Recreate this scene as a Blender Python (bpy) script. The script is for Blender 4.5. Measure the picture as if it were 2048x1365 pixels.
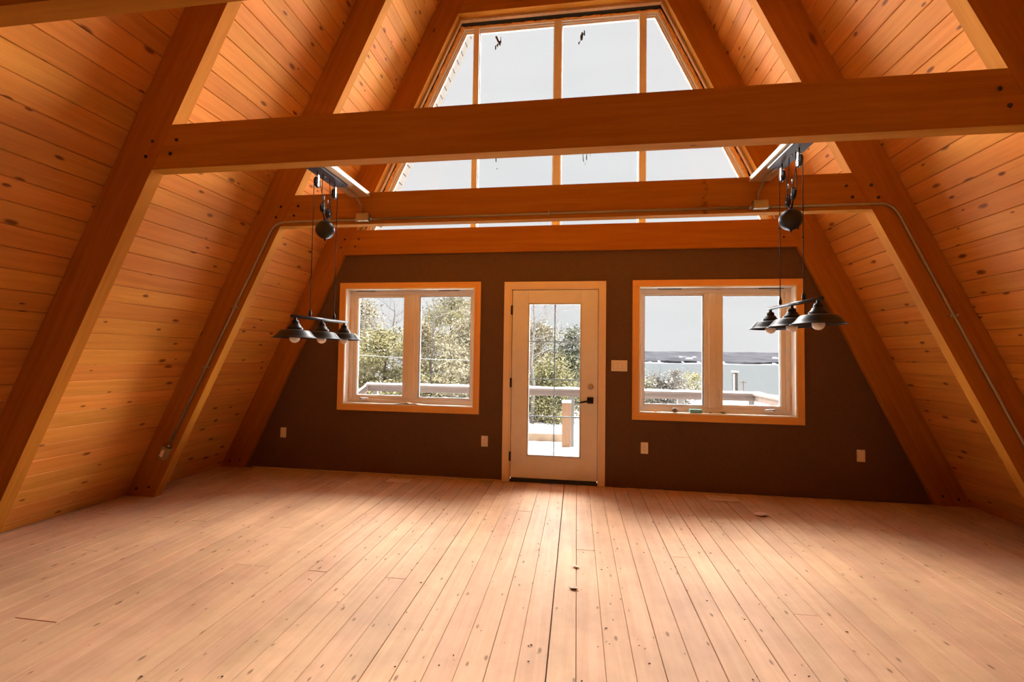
import bpy, math, random
from mathutils import Vector, Matrix
R = random.Random(7)
for o in list(bpy.data.objects): bpy.data.objects.remove(o)
S = bpy.context.scene
C = S.collection

# ------------------------------------------------------------------ camera
F_PX = 895.6
CAM = Vector((0.2375, -4.8055, 1.3374))
YAW, PITCH, ROLL = -0.1439, 0.0348, 0.0146
_f = Vector((math.sin(YAW)*math.cos(PITCH), math.cos(YAW)*math.cos(PITCH), math.sin(PITCH)))
_r0 = Vector((math.cos(YAW), -math.sin(YAW), 0)); _u0 = _r0.cross(_f)
_r = _r0*math.cos(ROLL) + _u0*math.sin(ROLL); _u = -_r0*math.sin(ROLL) + _u0*math.cos(ROLL)
cd = bpy.data.cameras.new('camera'); cam = bpy.data.objects.new('camera', cd); C.objects.link(cam)
cd.sensor_width = 36; cd.lens = F_PX*36/2048; cd.clip_start = .05; cd.clip_end = 6000
m = Matrix((_r, _u, -_f)).transposed().to_4x4(); m.translation = CAM; cam.matrix_world = m
S.camera = cam
def at(px, py, Y=None, Z=None, X=None):
    d = _f + _r*(px-1024)/F_PX - _u*(py-682.5)/F_PX
    k = (Y-CAM.y)/d.y if Y is not None else (Z-CAM.z)/d.z if Z is not None else (X-CAM.x)/d.x
    return CAM + d*k

# ------------------------------------------------------------------ sky, light, exposure
w = bpy.data.worlds.new('overcast_sky'); S.world = w; w.use_nodes = True
nt = w.node_tree; bg = nt.nodes['Background']
tc = nt.nodes.new('ShaderNodeTexCoord'); mp = nt.nodes.new('ShaderNodeMapping'); mp.inputs['Scale'].default_value = (2.2, 2.2, 9)
nz = nt.nodes.new('ShaderNodeTexNoise'); nz.inputs['Scale'].default_value = 1.3; nz.inputs['Detail'].default_value = 4
rp = nt.nodes.new('ShaderNodeValToRGB'); rp.color_ramp.elements[0].position = .3; rp.color_ramp.elements[1].position = .75
rp.color_ramp.elements[0].color = (.75, .755, .762, 1); rp.color_ramp.elements[1].color = (.815, .82, .825, 1)
nt.links.new(tc.outputs['Generated'], mp.inputs['Vector']); nt.links.new(mp.outputs[0], nz.inputs['Vector'])
nt.links.new(nz.outputs['Fac'], rp.inputs[0]); nt.links.new(rp.outputs[0], bg.inputs['Color'])
bg.inputs['Strength'].default_value = 1.08
sl = bpy.data.lights.new('overcast_sun', 'SUN'); sun = bpy.data.objects.new('overcast_sun', sl); C.objects.link(sun)
sl.energy = 132.0; sl.angle = math.radians(165); sl.color = (1.0, .98, .95)
SUN_EL = math.radians(25)
sun.rotation_euler = Vector((0.04, -math.cos(SUN_EL), -math.sin(SUN_EL))).to_track_quat('-Z', 'Y').to_euler()
sun.location = (0, 6, 9)
S.view_settings.view_transform = 'Standard'; S.view_settings.look = 'None'
S.view_settings.gamma = 1; S.view_settings.use_curve_mapping = False; S.view_settings.exposure = 0.0

# ------------------------------------------------------------------ materials
def _new(name):
    mt = bpy.data.materials.new(name); mt.use_nodes = True
    return mt, mt.node_tree, mt.node_tree.nodes['Principled BSDF']
def plain(name, col, rough=.5, metal=0, spec=.4, noise=0, nscale=30, bump=0):
    mt, n, b = _new(name)
    b.inputs['Base Color'].default_value = (*col, 1); b.inputs['Roughness'].default_value = rough
    b.inputs['Metallic'].default_value = metal; b.inputs['Specular IOR Level'].default_value = spec
    if noise or bump:
        t = n.nodes.new('ShaderNodeTexCoord'); z = n.nodes.new('ShaderNodeTexNoise')
        z.inputs['Scale'].default_value = nscale; z.inputs['Detail'].default_value = 5
        n.links.new(t.outputs['Object'], z.inputs['Vector'])
        if noise:
            r = n.nodes.new('ShaderNodeValToRGB')
            r.color_ramp.elements[0].position = .3; r.color_ramp.elements[1].position = .7
            r.color_ramp.elements[0].color = (*[c*(1-noise) for c in col], 1)
            r.color_ramp.elements[1].color = (*[min(1, c*(1+noise)) for c in col], 1)
            n.links.new(z.outputs['Fac'], r.inputs[0]); n.links.new(r.outputs[0], b.inputs['Base Color'])
        if bump:
            k = n.nodes.new('ShaderNodeBump'); k.inputs['Strength'].default_value = bump; k.inputs['Distance'].default_value = .01
            n.links.new(z.outputs['Fac'], k.inputs['Height']); n.links.new(k.outputs[0], b.inputs['Normal'])
    return mt
def wood(name, light, dark, knot, axis='Y', rough=.5, knots=.45, kr=.13, tint=.12, spec=.3, stain=0, ksx=7., ksy=3.):
    """grain along the given local axis; every object gets its own cut of the wood"""
    mt, n, b = _new(name); N, L = n.nodes, n.links
    def nd(t, **kw):
        x = N.new(t)
        for k, v in kw.items(): setattr(x, k, v)
        return x
    def math_(op, a, bb=None, clamp=False):
        x = nd('ShaderNodeMath', operation=op, use_clamp=clamp)
        for i, v in enumerate((a, bb)):
            if v is None: continue
            if isinstance(v, (int, float)): x.inputs[i].default_value = v
            else: L.new(v, x.inputs[i])
        return x.outputs[0]
    t = nd('ShaderNodeTexCoord'); oi = nd('ShaderNodeObjectInfo')
    sp = nd('ShaderNodeSeparateXYZ'); L.new(t.outputs['Object'], sp.inputs[0])
    ax = {'X': (1, 0, 2), 'Y': (0, 1, 2), 'Z': (0, 2, 1)}[axis]
    a = math_('ADD', sp.outputs[ax[0]], math_('MULTIPLY', oi.outputs['Random'], 31.7))
    g = math_('ADD', sp.outputs[ax[1]], math_('MULTIPLY', oi.outputs['Random'], 173.3))
    c = math_('ADD', sp.outputs[ax[2]], math_('MULTIPLY', oi.outputs['Random'], 57.1))
    def vec(sx, sg, sz):
        k = nd('ShaderNodeCombineXYZ')
        L.new(math_('MULTIPLY', a, sx), k.inputs[0]); L.new(math_('MULTIPLY', g, sg), k.inputs[1]); L.new(math_('MULTIPLY', c, sz), k.inputs[2])
        return k.outputs[0]
    n1 = nd('ShaderNodeTexNoise'); n1.inputs['Scale'].default_value = 1; n1.inputs['Detail'].default_value = 6; n1.inputs['Distortion'].default_value = .6
    L.new(vec(26, 1.3, 26), n1.inputs['Vector'])
    n2 = nd('ShaderNodeTexNoise'); n2.inputs['Scale'].default_value = 1; n2.inputs['Detail'].default_value = 3
    L.new(vec(150, 5, 150), n2.inputs['Vector'])
    gr = math_('ADD', math_('MULTIPLY', n1.outputs['Fac'], .75), math_('MULTIPLY', n2.outputs['Fac'], .25))
    r = nd('ShaderNodeValToRGB'); r.color_ramp.elements[0].position = .33; r.color_ramp.elements[1].position = .62
    r.color_ramp.elements[0].color = (*dark, 1); r.color_ramp.elements[1].color = (*light, 1); L.new(gr, r.inputs[0])
    # knots
    nw = nd('ShaderNodeTexNoise'); nw.inputs['Scale'].default_value = 1; nw.inputs['Detail'].default_value = 3; L.new(vec(30, 14, 30), nw.inputs['Vector'])
    v = nd('ShaderNodeTexVoronoi', voronoi_dimensions='2D'); v.inputs['Scale'].default_value = 1; L.new(vec(ksx, ksy, .4), v.inputs['Vector'])
    sc = nd('ShaderNodeSeparateColor'); L.new(v.outputs['Color'], sc.inputs[0])
    rad = math_('MULTIPLY', math_('ADD', math_('MULTIPLY', sc.outputs[1], .8), .25), kr)
    sel = math_('LESS_THAN', sc.outputs[0], knots)
    dist = math_('ADD', v.outputs['Distance'], math_('MULTIPLY', math_('SUBTRACT', nw.outputs['Fac'], .5), .12))
    k = math_('MULTIPLY', math_('DIVIDE', math_('SUBTRACT', rad, dist), math_('MULTIPLY', rad, .55), True), sel)
    mx = nd('ShaderNodeMix', data_type='RGBA'); L.new(math_('MULTIPLY', k, .85), mx.inputs[0]); L.new(r.outputs[0], mx.inputs[6]); mx.inputs[7].default_value = (*knot, 1)
    out = mx.outputs[2]
    if stain:
        ns = nd('ShaderNodeTexNoise'); ns.inputs['Scale'].default_value = 2.2; ns.inputs['Detail'].default_value = 7; ns.inputs['Roughness'].default_value = .65
        ge = nd('ShaderNodeNewGeometry'); L.new(ge.outputs['Position'], ns.inputs['Vector'])
        rs = nd('ShaderNodeValToRGB'); rs.color_ramp.elements[0].position = .36; rs.color_ramp.elements[1].position = .6
        rs.color_ramp.elements[0].color = (1-stain, 1-stain, 1-stain, 1); rs.color_ramp.elements[1].color = (1, 1, 1, 1); L.new(ns.outputs['Fac'], rs.inputs[0])
        m2 = nd('ShaderNodeMix', data_type='RGBA', blend_type='MULTIPLY'); m2.inputs[0].default_value = 1; L.new(out, m2.inputs[6]); L.new(rs.outputs[0], m2.inputs[7]); out = m2.outputs[2]
    hs = nd('ShaderNodeHueSaturation')
    L.new(math_('ADD', math_('MULTIPLY', oi.outputs['Random'], 2*tint), 1-tint), hs.inputs['Value'])
    fr = math_('FRACT', math_('MULTIPLY', oi.outputs['Random'], 17.3)); L.new(math_('ADD', math_('MULTIPLY', fr, .009), .4955), hs.inputs['Hue'])
    L.new(out, hs.inputs['Color']); L.new(hs.outputs[0], b.inputs['Base Color'])
    b.inputs['Roughness'].default_value = rough; b.inputs['Specular IOR Level'].default_value = spec
    bp = nd('ShaderNodeBump'); bp.inputs['Strength'].default_value = .12; bp.inputs['Distance'].default_value = .003
    L.new(gr, bp.inputs['Height']); L.new(bp.outputs[0], b.inputs['Normal'])
    return mt
def glass(name):
    mt, n, b = _new(name); n.nodes.remove(b)
    tr = n.nodes.new('ShaderNodeBsdfTransparent'); tr.inputs[0].default_value = (.985, .987, .987, 1)
    gl = n.nodes.new('ShaderNodeBsdfGlossy'); gl.inputs['Roughness'].default_value = .02
    fr = n.nodes.new('ShaderNodeFresnel'); fr.inputs[0].default_value = 1.3
    mx = n.nodes.new('ShaderNodeMixShader'); n.links.new(fr.outputs[0], mx.inputs[0])
    n.links.new(tr.outputs[0], mx.inputs[1]); n.links.new(gl.outputs[0], mx.inputs[2])
    n.links.new(mx.outputs[0], n.nodes['Material Output'].inputs['Surface'])
    return mt
PINE, PINED, KNOT = (.60, .232, .043), (.49, .174, .027), (.13, .034, .007)
M = {
 'board': wood('pine_lining_boards', PINE, PINED, KNOT, 'Y', .5, .6, .145, .10, .06),
 'floor': wood('bare_pine_floor', (.60, .365, .212), (.53, .305, .165), (.22, .11, .055), 'Y', .6, .5, .11, .06, .08, .18, 11, 4.5),
 'beam': wood('fir_beam_along_y', (.40, .150, .017), (.33, .115, .011), (.14, .045, .015), 'Y', .7, .22, .1, .05, .03, 0, 4, 1.5),
 'beam_x': wood('fir_beam_along_x', (.40, .150, .017), (.33, .115, .011), (.14, .045, .015), 'X', .7, .22, .1, .05, .03, 0, 4, 1.5),
 'casing_x': wood('pine_casing_along_x', (.80, .42, .13), (.74, .37, .10), (.4, .2, .08), 'X', .5, .08, .1, .03),
 'casing_z': wood('pine_casing_along_z', (.80, .42, .13), (.74, .37, .10), (.4, .2, .08), 'Z', .5, .08, .1, .03),
 'lumber': wood('pale_lumber', (.56, .385, .225), (.50, .32, .17), (.35, .17, .07), 'Y', .55, .2, .1, .04),
 'buck': plain('raw_window_buck', (.55, .36, .20), .8, noise=.08, nscale=20, spec=0),
 'doorcase': plain('cream_door_casing', (.82, .62, .42), .45),
 'jamb': plain('white_jamb_liner', (.86, .83, .76), .5),
 'vinyl': plain('white_vinyl', (.80, .72, .62), .4),
 'doorwhite': plain('white_door_paint', (.80, .74, .70), .4, noise=.03, nscale=8),
 'litewhite': plain('white_lite_frame', (.62, .61, .60), .4),
 'gasket': plain('grey_gasket', (.16, .17, .19), .5),
 'grille': plain('grey_grille_bar', (.10, .105, .10), .6),
 'wall': plain('charcoal_wall_paint', (.120, .058, .029), .75, noise=.10, nscale=60, bump=.1, spec=.25),
 'sheath': plain('exterior_sheathing', (.35, .33, .30), .8),
 'dark': plain('dark_backing', (.03, .015, .008), .9),
 'rear': plain('rear_wall_paint', (.05, .035, .025), .8, noise=.08, nscale=40),
 'black': plain('black_metal', (.016, .013, .011), .42, .0, .25),
 'blackplate': plain('black_canopy_metal', (.035, .036, .038), .35, .0, .35),
 'chrome': plain('polished_steel', (.42, .42, .42), .32, 1),
 'steel': plain('galvanized_steel', (.36, .29, .18), .5, .6),
 'cord': plain('black_cord', (.012, .010, .010), .7),
 'bulb': plain('frosted_bulb', (.88, .83, .78), .25),
 'plate': plain('white_plastic_plate', (.82, .72, .62), .35),
 'slot': plain('outlet_slot', (.05, .03, .02), .6),
 'bolt': plain('dark_bolt', (.035, .018, .010), .55, .3),
 'vent': plain('tan_floor_register', (.72, .50, .30), .45),
 'foam': plain('spray_foam', (.80, .42, .12), .8, noise=.25, nscale=40, bump=.8),
 'gap': plain('black_rubber_membrane', (.03, .032, .036), .6),
 'threshold': plain('dark_threshold', (.03, .026, .022), .5),
 'brass': plain('satin_nickel', (.52, .44, .34), .35, .9),
 'paper': plain('white_paper', (.85, .80, .72), .7),
 'teal': plain('teal_glass', (.26, .62, .64), .2),
 'stone': plain('grey_stone', (.22, .17, .13), .8, noise=.4, nscale=90, bump=.6),
 'orange': plain('orange_plastic', (.85, .36, .04), .4),
 'moss': plain('mossy_pebble', (.35, .30, .12), .8, noise=.4, nscale=120),
 'speck': plain('dark_crumb', (.10, .05, .025), .8),
 'clear': plain('crumpled_plastic_film', (.80, .66, .58), .25),
 'smudge': plain('dirt_smudge', (.10, .095, .085), .9),
 'glass': glass('window_glass'),
 'snow': plain('snow', (.62, .64, .67), .8, noise=.03, nscale=3, bump=.3, spec=0),
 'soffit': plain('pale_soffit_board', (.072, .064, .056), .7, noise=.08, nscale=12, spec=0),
 'rail': wood('weathered_rail_along_x', (.080, .060, .050), (.055, .042, .035), (0.062, 0.043, 0.037), 'X', .8, .2, .1, .05, 0),
 'post': wood('deck_post_along_z', (.100, .058, .037), (.080, .045, .026), (0.062, 0.034, 0.022), 'Z', .8, .2, .1, .05, 0),
 'greypost': wood('grey_post_along_z', (0.093, 0.084, 0.077), (0.068, 0.062, 0.056), (0.043, 0.037, 0.034), 'Z', .8, .2, .1, .05, 0),
 'leaf_a': plain('cedar_foliage_olive', (0.121, 0.109, 0.056), .8, noise=.35, nscale=5, spec=0),
 'leaf_b': plain('cedar_foliage_dark', (0.069, 0.072, 0.049), .8, noise=.35, nscale=5, spec=0),
 'leaf_c': plain('cedar_foliage_tan', (0.140, 0.121, 0.079), .8, noise=.3, nscale=5, spec=0),
 'leaf_d': plain('frosted_twig_brown', (.064, .056, .046), .8, noise=.4, nscale=5, spec=0),
 'bark': plain('pale_bark', (0.099, 0.090, 0.081), .9, noise=.3, nscale=20, spec=0),
 'bark_dark': plain('dark_bark', (0.046, 0.037, 0.031), .9, noise=.3, nscale=20, spec=0),
 'lake': plain('grey_lake_water', (0.024, 0.026, 0.027), .35, noise=.03, nscale=.02, spec=0),
 'timber': plain('retaining_timber', (0.118, 0.081, 0.053), .9, noise=.2, nscale=6, spec=0),
 'housewall': plain('pale_house_siding', (0.124, 0.118, 0.112), .8, spec=0),
 'brick': plain('weathered_chimney', (.030, .025, .021), .9, noise=.4, nscale=12, spec=0),
}
def hill_mat():
    mt, n, b = _new('winter_forest_hills')
    ge = n.nodes.new('ShaderNodeNewGeometry'); mp = n.nodes.new('ShaderNodeMapping'); mp.inputs['Scale'].default_value = (.012, .004, .05)
    z = n.nodes.new('ShaderNodeTexNoise'); z.inputs['Scale'].default_value = 1; z.inputs['Detail'].default_value = 7
    r = n.nodes.new('ShaderNodeValToRGB'); e = r.color_ramp.elements
    e[0].position = .3; e[0].color = (0.0127, 0.0130, 0.0144, 1); e[1].position = .62; e[1].color = (0.0207, 0.0207, 0.0236, 1)
    x = e.new(.70); x.color = (0.0230, 0.0230, 0.0259, 1); x = e.new(.73); x.color = (0.0634, 0.0645, 0.0680, 1)
    n.links.new(ge.outputs['Position'], mp.inputs[0]); n.links.new(mp.outputs[0], z.inputs['Vector'])
    n.links.new(z.outputs['Fac'], r.inputs[0]); n.links.new(r.outputs[0], b.inputs['Base Color'])
    b.inputs['Roughness'].default_value = 1; b.inputs['Specular IOR Level'].default_value = 0
    return mt
M['hills'] = hill_mat()

# ------------------------------------------------------------------ mesh helpers
class MB:
    def __init__(s): s.v = []; s.f = []; s.m = []; s.sm = []
    def add(s, vs, fs, mi=0, smooth=False):
        k = len(s.v); s.v += [Vector(p) for p in vs]
        for f in fs: s.f.append([i+k for i in f]); s.m.append(mi); s.sm.append(smooth)
        return s
    def box(s, a, b, mi=0):
        (x0, y0, z0), (x1, y1, z1) = a, b
        return s.add([(x0,y0,z0),(x1,y0,z0),(x1,y1,z0),(x0,y1,z0),(x0,y0,z1),(x1,y0,z1),(x1,y1,z1),(x0,y1,z1)],
                     [(0,3,2,1),(4,5,6,7),(0,1,5,4),(1,2,6,5),(2,3,7,6),(3,0,4,7)], mi)
    def prism(s, poly, ext, mi=0):
        """poly: 3D points in order, ext: extrusion vector"""
        n = len(poly); ext = Vector(ext); P = [Vector(p) for p in poly]
        nrm = Vector((0,0,0))
        for i in range(n): nrm += P[i].cross(P[(i+1) % n])
        if nrm.dot(ext) > 0: P.reverse()
        vs = P + [p+ext for p in P]
        return s.add(vs, [tuple(range(n)), tuple(range(2*n-1, n-1, -1))] + [(i, i+n, (i+1) % n+n, (i+1) % n) for i in range(n)], mi)
    def tube(s, path, r, n=8, mi=0, caps=True):
        P = [Vector(p) for p in path]; rs = r if isinstance(r, (list, tuple)) else [r]*len(P)
        k = len(s.v); up = None
        for i, p in enumerate(P):
            d = (P[min(i+1, len(P)-1)]-P[max(i-1, 0)]).normalized()
            if up is None:
                up = Vector((0,0,1)) if abs(d.z) < .9 else Vector((1,0,0))
            a = d.cross(up).normalized(); b = a.cross(d).normalized(); up = b
            for j in range(n):
                t = 2*math.pi*j/n; s.v.append(p + a*(rs[i]*math.cos(t)) + b*(rs[i]*math.sin(t)))
        for i in range(len(P)-1):
            for j in range(n):
                s.f.append([k+i*n+j, k+(i+1)*n+j, k+(i+1)*n+(j+1) % n, k+i*n+(j+1) % n]); s.m.append(mi); s.sm.append(n > 5)
        if caps:
            s.f.append([k+j for j in range(n)]); s.m.append(mi); s.sm.append(False)
            e = k+(len(P)-1)*n; s.f.append([e+j for j in range(n-1, -1, -1)]); s.m.append(mi); s.sm.append(False)
        return s
    def lathe(s, prof, c, n=24, axis='Z', mi=0, smooth=True):
        k = len(s.v); c = Vector(c)
        for (r, h) in prof:
            for j in range(n):
                t = 2*math.pi*j/n; q = (r*math.cos(t), r*math.sin(t), h)
                if axis == 'Y': q = (q[0], q[2], q[1])
                if axis == 'X': q = (q[2], q[0], q[1])
                s.v.append(c+Vector(q))
        for i in range(len(prof)-1):
            for j in range(n):
                s.f.append([k+i*n+j, k+i*n+(j+1) % n, k+(i+1)*n+(j+1) % n, k+(i+1)*n+j]); s.m.append(mi); s.sm.append(smooth)
        return s
    def blob(s, c, r, n=8, jit=.25, rnd=R, mi=0):
        rx, ry, rz = r; prof = []
        k = len(s.v); c = Vector(c)
        for i in range(n+1):
            ph = -math.pi/2+math.pi*i/n
            for j in range(n+2):
                t = 2*math.pi*j/(n+2); q = 1+rnd.uniform(-jit, jit)
                s.v.append(c+Vector((rx*q*math.cos(ph)*math.cos(t), ry*q*math.cos(ph)*math.sin(t), rz*q*math.sin(ph))))
        for i in range(n):
            for j in range(n+2):
                a = k+i*(n+2); b = k+(i+1)*(n+2)
                s.f.append([a+j, a+(j+1) % (n+2), b+(j+1) % (n+2), b+j]); s.m.append(mi); s.sm.append(True)
        return s
def basis(o):
    mt = o.matrix_basis.copy()
    if o.parent: mt = basis(o.parent) @ o.matrix_parent_inverse @ mt
    return mt
def add(name, mb, mats, parent=None, rot=None, origin=None, **props):
    """link mb (world coordinates) as one mesh object; rot = local axes in the world"""
    if not isinstance(mats, (list, tuple)): mats = [mats]
    vs = mb.v
    if origin is None:
        lo = Vector([min(p[i] for p in vs) for i in range(3)]); hi = Vector([max(p[i] for p in vs) for i in range(3)])
        origin = Vector(((lo.x+hi.x)/2, (lo.y+hi.y)/2, (lo.z+hi.z)/2))
    W = (rot.to_4x4() if rot else Matrix.Identity(4)); W.translation = origin; inv = W.inverted()
    me = bpy.data.meshes.new(name); me.from_pydata([inv @ p for p in vs], [], mb.f)
    me.polygons.foreach_set('material_index', mb.m); me.polygons.foreach_set('use_smooth', mb.sm)
    for q in mats: me.materials.append(M[q])
    me.update()
    o = bpy.data.objects.new(name, me); C.objects.link(o)
    if parent:
        o.parent = parent; o.matrix_parent_inverse = basis(parent).inverted()
    o.matrix_basis = W
    for k, v in props.items(): o[k] = v
    return o
def thing(name, loc, label, category, group=None):
    o = bpy.data.objects.new(name, None); C.objects.link(o); o.location = loc; o.empty_display_size = .1
    o['label'] = label; o['category'] = category
    if group: o['group'] = group
    return o
def struct(name, loc, label, category=None):
    o = bpy.data.objects.new(name, None); C.objects.link(o); o.location = loc; o.empty_display_size = .1
    o['kind'] = 'structure'; o['label'] = label; o['category'] = category or name.split('_')[0]
    return o
def cbox(mb, a, b, c=.003, mi=0):
    """box with chamfered edges"""
    (x0, y0, z0), (x1, y1, z1) = a, b
    vs = []; idx = {}
    for X in (0, 1):
        for Y in (0, 1):
            for Z in (0, 1):
                px, py, pz = (x0, x1)[X], (y0, y1)[Y], (z0, z1)[Z]; sx, sy, sz = (1, -1)[X], (1, -1)[Y], (1, -1)[Z]
                for k, q in enumerate(((0, 1, 1), (1, 0, 1), (1, 1, 0))):
                    idx[(X, Y, Z, k)] = len(vs); vs.append(Vector((px+sx*c*q[0], py+sy*c*q[1], pz+sz*c*q[2])))
    fs = []
    ctr = Vector(((x0+x1)/2, (y0+y1)/2, (z0+z1)/2))
    def face(l):
        p = [vs[i] for i in l]; nrm = (p[1]-p[0]).cross(p[2]-p[0]); mid = sum(p, Vector())/len(p)
        fs.append(l if nrm.dot(mid-ctr) > 0 else l[::-1])
    for X in (0, 1): face([idx[(X, 0, 0, 0)], idx[(X, 1, 0, 0)], idx[(X, 1, 1, 0)], idx[(X, 0, 1, 0)]])
    for Y in (0, 1): face([idx[(0, Y, 0, 1)], idx[(1, Y, 0, 1)], idx[(1, Y, 1, 1)], idx[(0, Y, 1, 1)]])
    for Z in (0, 1): face([idx[(0, 0, Z, 2)], idx[(1, 0, Z, 2)], idx[(1, 1, Z, 2)], idx[(0, 1, Z, 2)]])
    for a_ in (0, 1):
        for b_ in (0, 1):
            face([idx[(0, a_, b_, 1)], idx[(1, a_, b_, 1)], idx[(1, a_, b_, 2)], idx[(0, a_, b_, 2)]])
            face([idx[(a_, 0, b_, 0)], idx[(a_, 1, b_, 0)], idx[(a_, 1, b_, 2)], idx[(a_, 0, b_, 2)]])
            face([idx[(a_, b_, 0, 0)], idx[(a_, b_, 1, 0)], idx[(a_, b_, 1, 1)], idx[(a_, b_, 0, 1)]])
            for Z in (0, 1): face([idx[(a_, b_, Z, 0)], idx[(a_, b_, Z, 1)], idx[(a_, b_, Z, 2)]])
    return mb.add(vs, fs, mi)

# ------------------------------------------------------------------ the A-frame's measures (metres)
XC, A_IN, A_OUT, T = -.004, 3.5816, 3.8835, .4755       # x = XC +- (A - T z)
Y_FR = [-.04, -1.163, -2.394, -3.62, -4.84, -6.06, -7.28, -8.5]   # front faces of the frames
TH = .081
ZB, ZT = 2.4744, 2.7533                                   # collar beams
REAR = -9.6
xin = lambda z: A_IN - T*z
xout = lambda z: A_OUT - T*z
SL = math.sqrt(1+T*T)

# ------------------------------------------------------------------ floor
floor = struct('floor', (0, -4.4, 0), 'bare pine plank floor running towards the gable wall', 'floor')
add('light_leak_plug', MB().box((-3.6, .012, -.0205), (3.6, .148, -.0008)), 'dark', floor)  # unseen filler added under the gable wall to block leaking daylight
add('subfloor', MB().box((-3.95, REAR, -.06), (3.95, .15, -.021)), 'dark', floor)
rf = random.Random(3)
PITCH_F = .1262
for i in range(-34, 30):
    x0 = .247 + i*PITCH_F; x1 = x0+PITCH_F
    if x1 < -3.88 or x0 > 3.88: continue
    g0 = rf.choice((.0005, .0008, .0012, .0018)); g1 = rf.choice((.0005, .0008, .0012, .0018))
    if i == -1: g0 = .004
    cuts = [REAR+.01] + sorted(rf.sample([-7.6, -6.3, -5.2, -4.1, -2.9, -2.2, -1.6, -.9], rf.choice((1, 1, 2)))) + [-.002 - rf.random()*.008]
    for a, b in zip(cuts[:-1], cuts[1:]):
        dz = rf.uniform(-.0012, .0006)
        add('plank', cbox(MB(), (x0+g0, a+.0006, -.0205), (x1-g1, b-.0006, dz), .0022), 'floor', floor)

# ------------------------------------------------------------------ sloping roof walls with boards
DZ = .1158
rb = random.Random(11)
for s, nm in ((-1, 'wall_left'), (1, 'wall_right')):
    side = struct(nm, (XC+s*3.0, -4.4, 1.9), 'sloping %s roof side lined with knotty pine boards' % ('left' if s < 0 else 'right'), 'wall')
    zt_ = A_OUT/T
    off = .03*SL
    add('roof_deck', MB().prism([(XC+s*(A_OUT+off+T*.1), REAR, -.1), (XC+s*off*0, REAR, zt_+off/T), (XC+s*0, REAR, zt_+off/T+.2), (XC+s*(A_OUT+off+.1+T*.1), REAR, -.1)], (0, 0.15-REAR, 0)), 'dark', side)
    nrm = Vector((-s, 0, -T)).normalized()      # into the room
    up = Vector((-s*T, 0, 1)).normalized()
    rot = Matrix((up, Vector((0, 1, 0)), up.cross(Vector((0, 1, 0))))).transposed()
    z = 1.806-16*DZ
    while z < 7.95:
        za, zb_ = max(z, -.0), z+DZ
        p0 = Vector((XC+s*xout(za), 0, za)); p1 = Vector((XC+s*xout(zb_), 0, zb_))
        wd = (p1-p0).length; e = .0007; c = .0045; th = .022
        prof = [p0+up*(e+c), p0+up*e-nrm*c, p0+up*e-nrm*th, p1-up*e-nrm*th, p1-up*e-nrm*c, p1-up*(e+c)]
        cuts = [REAR] + sorted(rb.sample([y+TH/2 for y in Y_FR[1:7]], rb.choice((1, 1, 2)) if z < 5.6 else 1)) + [.149]
        for a, b in zip(cuts[:-1], cuts[1:]):
            add('board', MB().prism([q+Vector((0, a, 0)) for q in prof], (0, b-a-.0008, 0)), 'board', side, rot)
        z += DZ

# ------------------------------------------------------------------ gable wall, rear wall
wall = struct('wall_front', (0, .08, 0), 'charcoal painted gable wall with door and two windows', 'wall')
Y0, Y1 = 0., .15
def wprism(x0, x1, z0, z1, y0=Y0, y1=Y1): return MB().box((x0, y0, z0), (x1, y1, z1))
WX0, WX1, WZ0, WZ1 = -2.398, -.876, .773, 2.092     # left window opening (right one mirrored)
DX, DZ1 = .478, 2.085
e = .0
add('plaster', MB().prism([(-xin(0)+XC+.002, Y0, 0), (WX0, Y0, 0), (WX0, Y0, ZB), (-xin(ZB)+XC+.002, Y0, ZB)], (0, .15, 0)), 'wall', wall)
add('plaster', MB().prism([(xin(0)+XC-.002, Y0, 0), (-WX0, Y0, 0), (-WX0, Y0, ZB), (xin(ZB)+XC-.002, Y0, ZB)], (0, .15, 0)), 'wall', wall)
for s in (-1, 1):
    xs = sorted((s*WX0*-1, s*WX1*-1))
    add('plaster', wprism(xs[0], xs[1], 0, WZ0), 'wall', wall); add('plaster', wprism(xs[0], xs[1], WZ1, ZB), 'wall', wall)
    xs = sorted((s*-WX1, s*DX))
    add('plaster', wprism(xs[0], xs[1], 0, ZB), 'wall', wall)
add('plaster', wprism(-DX, DX, DZ1, ZB), 'wall', wall)
# sheathing behind the end frame, round the tall window
for s in (-1, 1):
    add('sheathing', MB().prism([(XC+s*xin(-.05), .043, -.05), (XC+s*(xin(5.2)), .043, 5.2), (XC+s*(xin(5.2)+.33), .043, 5.2), (XC+s*(xin(-.05)+.33), .043, -.05)], (0, .105, 0)), 'sheath', wall)
add('sheathing', MB().prism([(XC-xin(ZB), .043, ZB+.001), (XC+xin(ZB), .043, ZB+.001), (XC+xin(2.7), .043, 2.7), (XC-xin(2.7), .043, 2.7)], (0, .105, 0)), 'sheath', wall)
add('sheathing', MB().prism([(XC-xin(5.2)-.33, .043, 5.201), (XC+xin(5.2)+.33, .043, 5.201), (XC, .043, 8.1)], (0, .105, 0)), 'sheath', wall)
o = add('wall_back', MB().prism([(-3.95, REAR, -.05), (3.95, REAR, -.05), (0, REAR, 8.25)], (0, -.15, 0)), 'rear', None, kind='structure', label='plain gable wall behind the camera', category='wall')
o = add('baseboard_front', cbox(MB(), (-3.50, -.012, .0), (-.552, -.0005, .011), .002), 'lumber', None, kind='structure', label='thin wood strip along the foot of the gable wall', category='baseboard')

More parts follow.
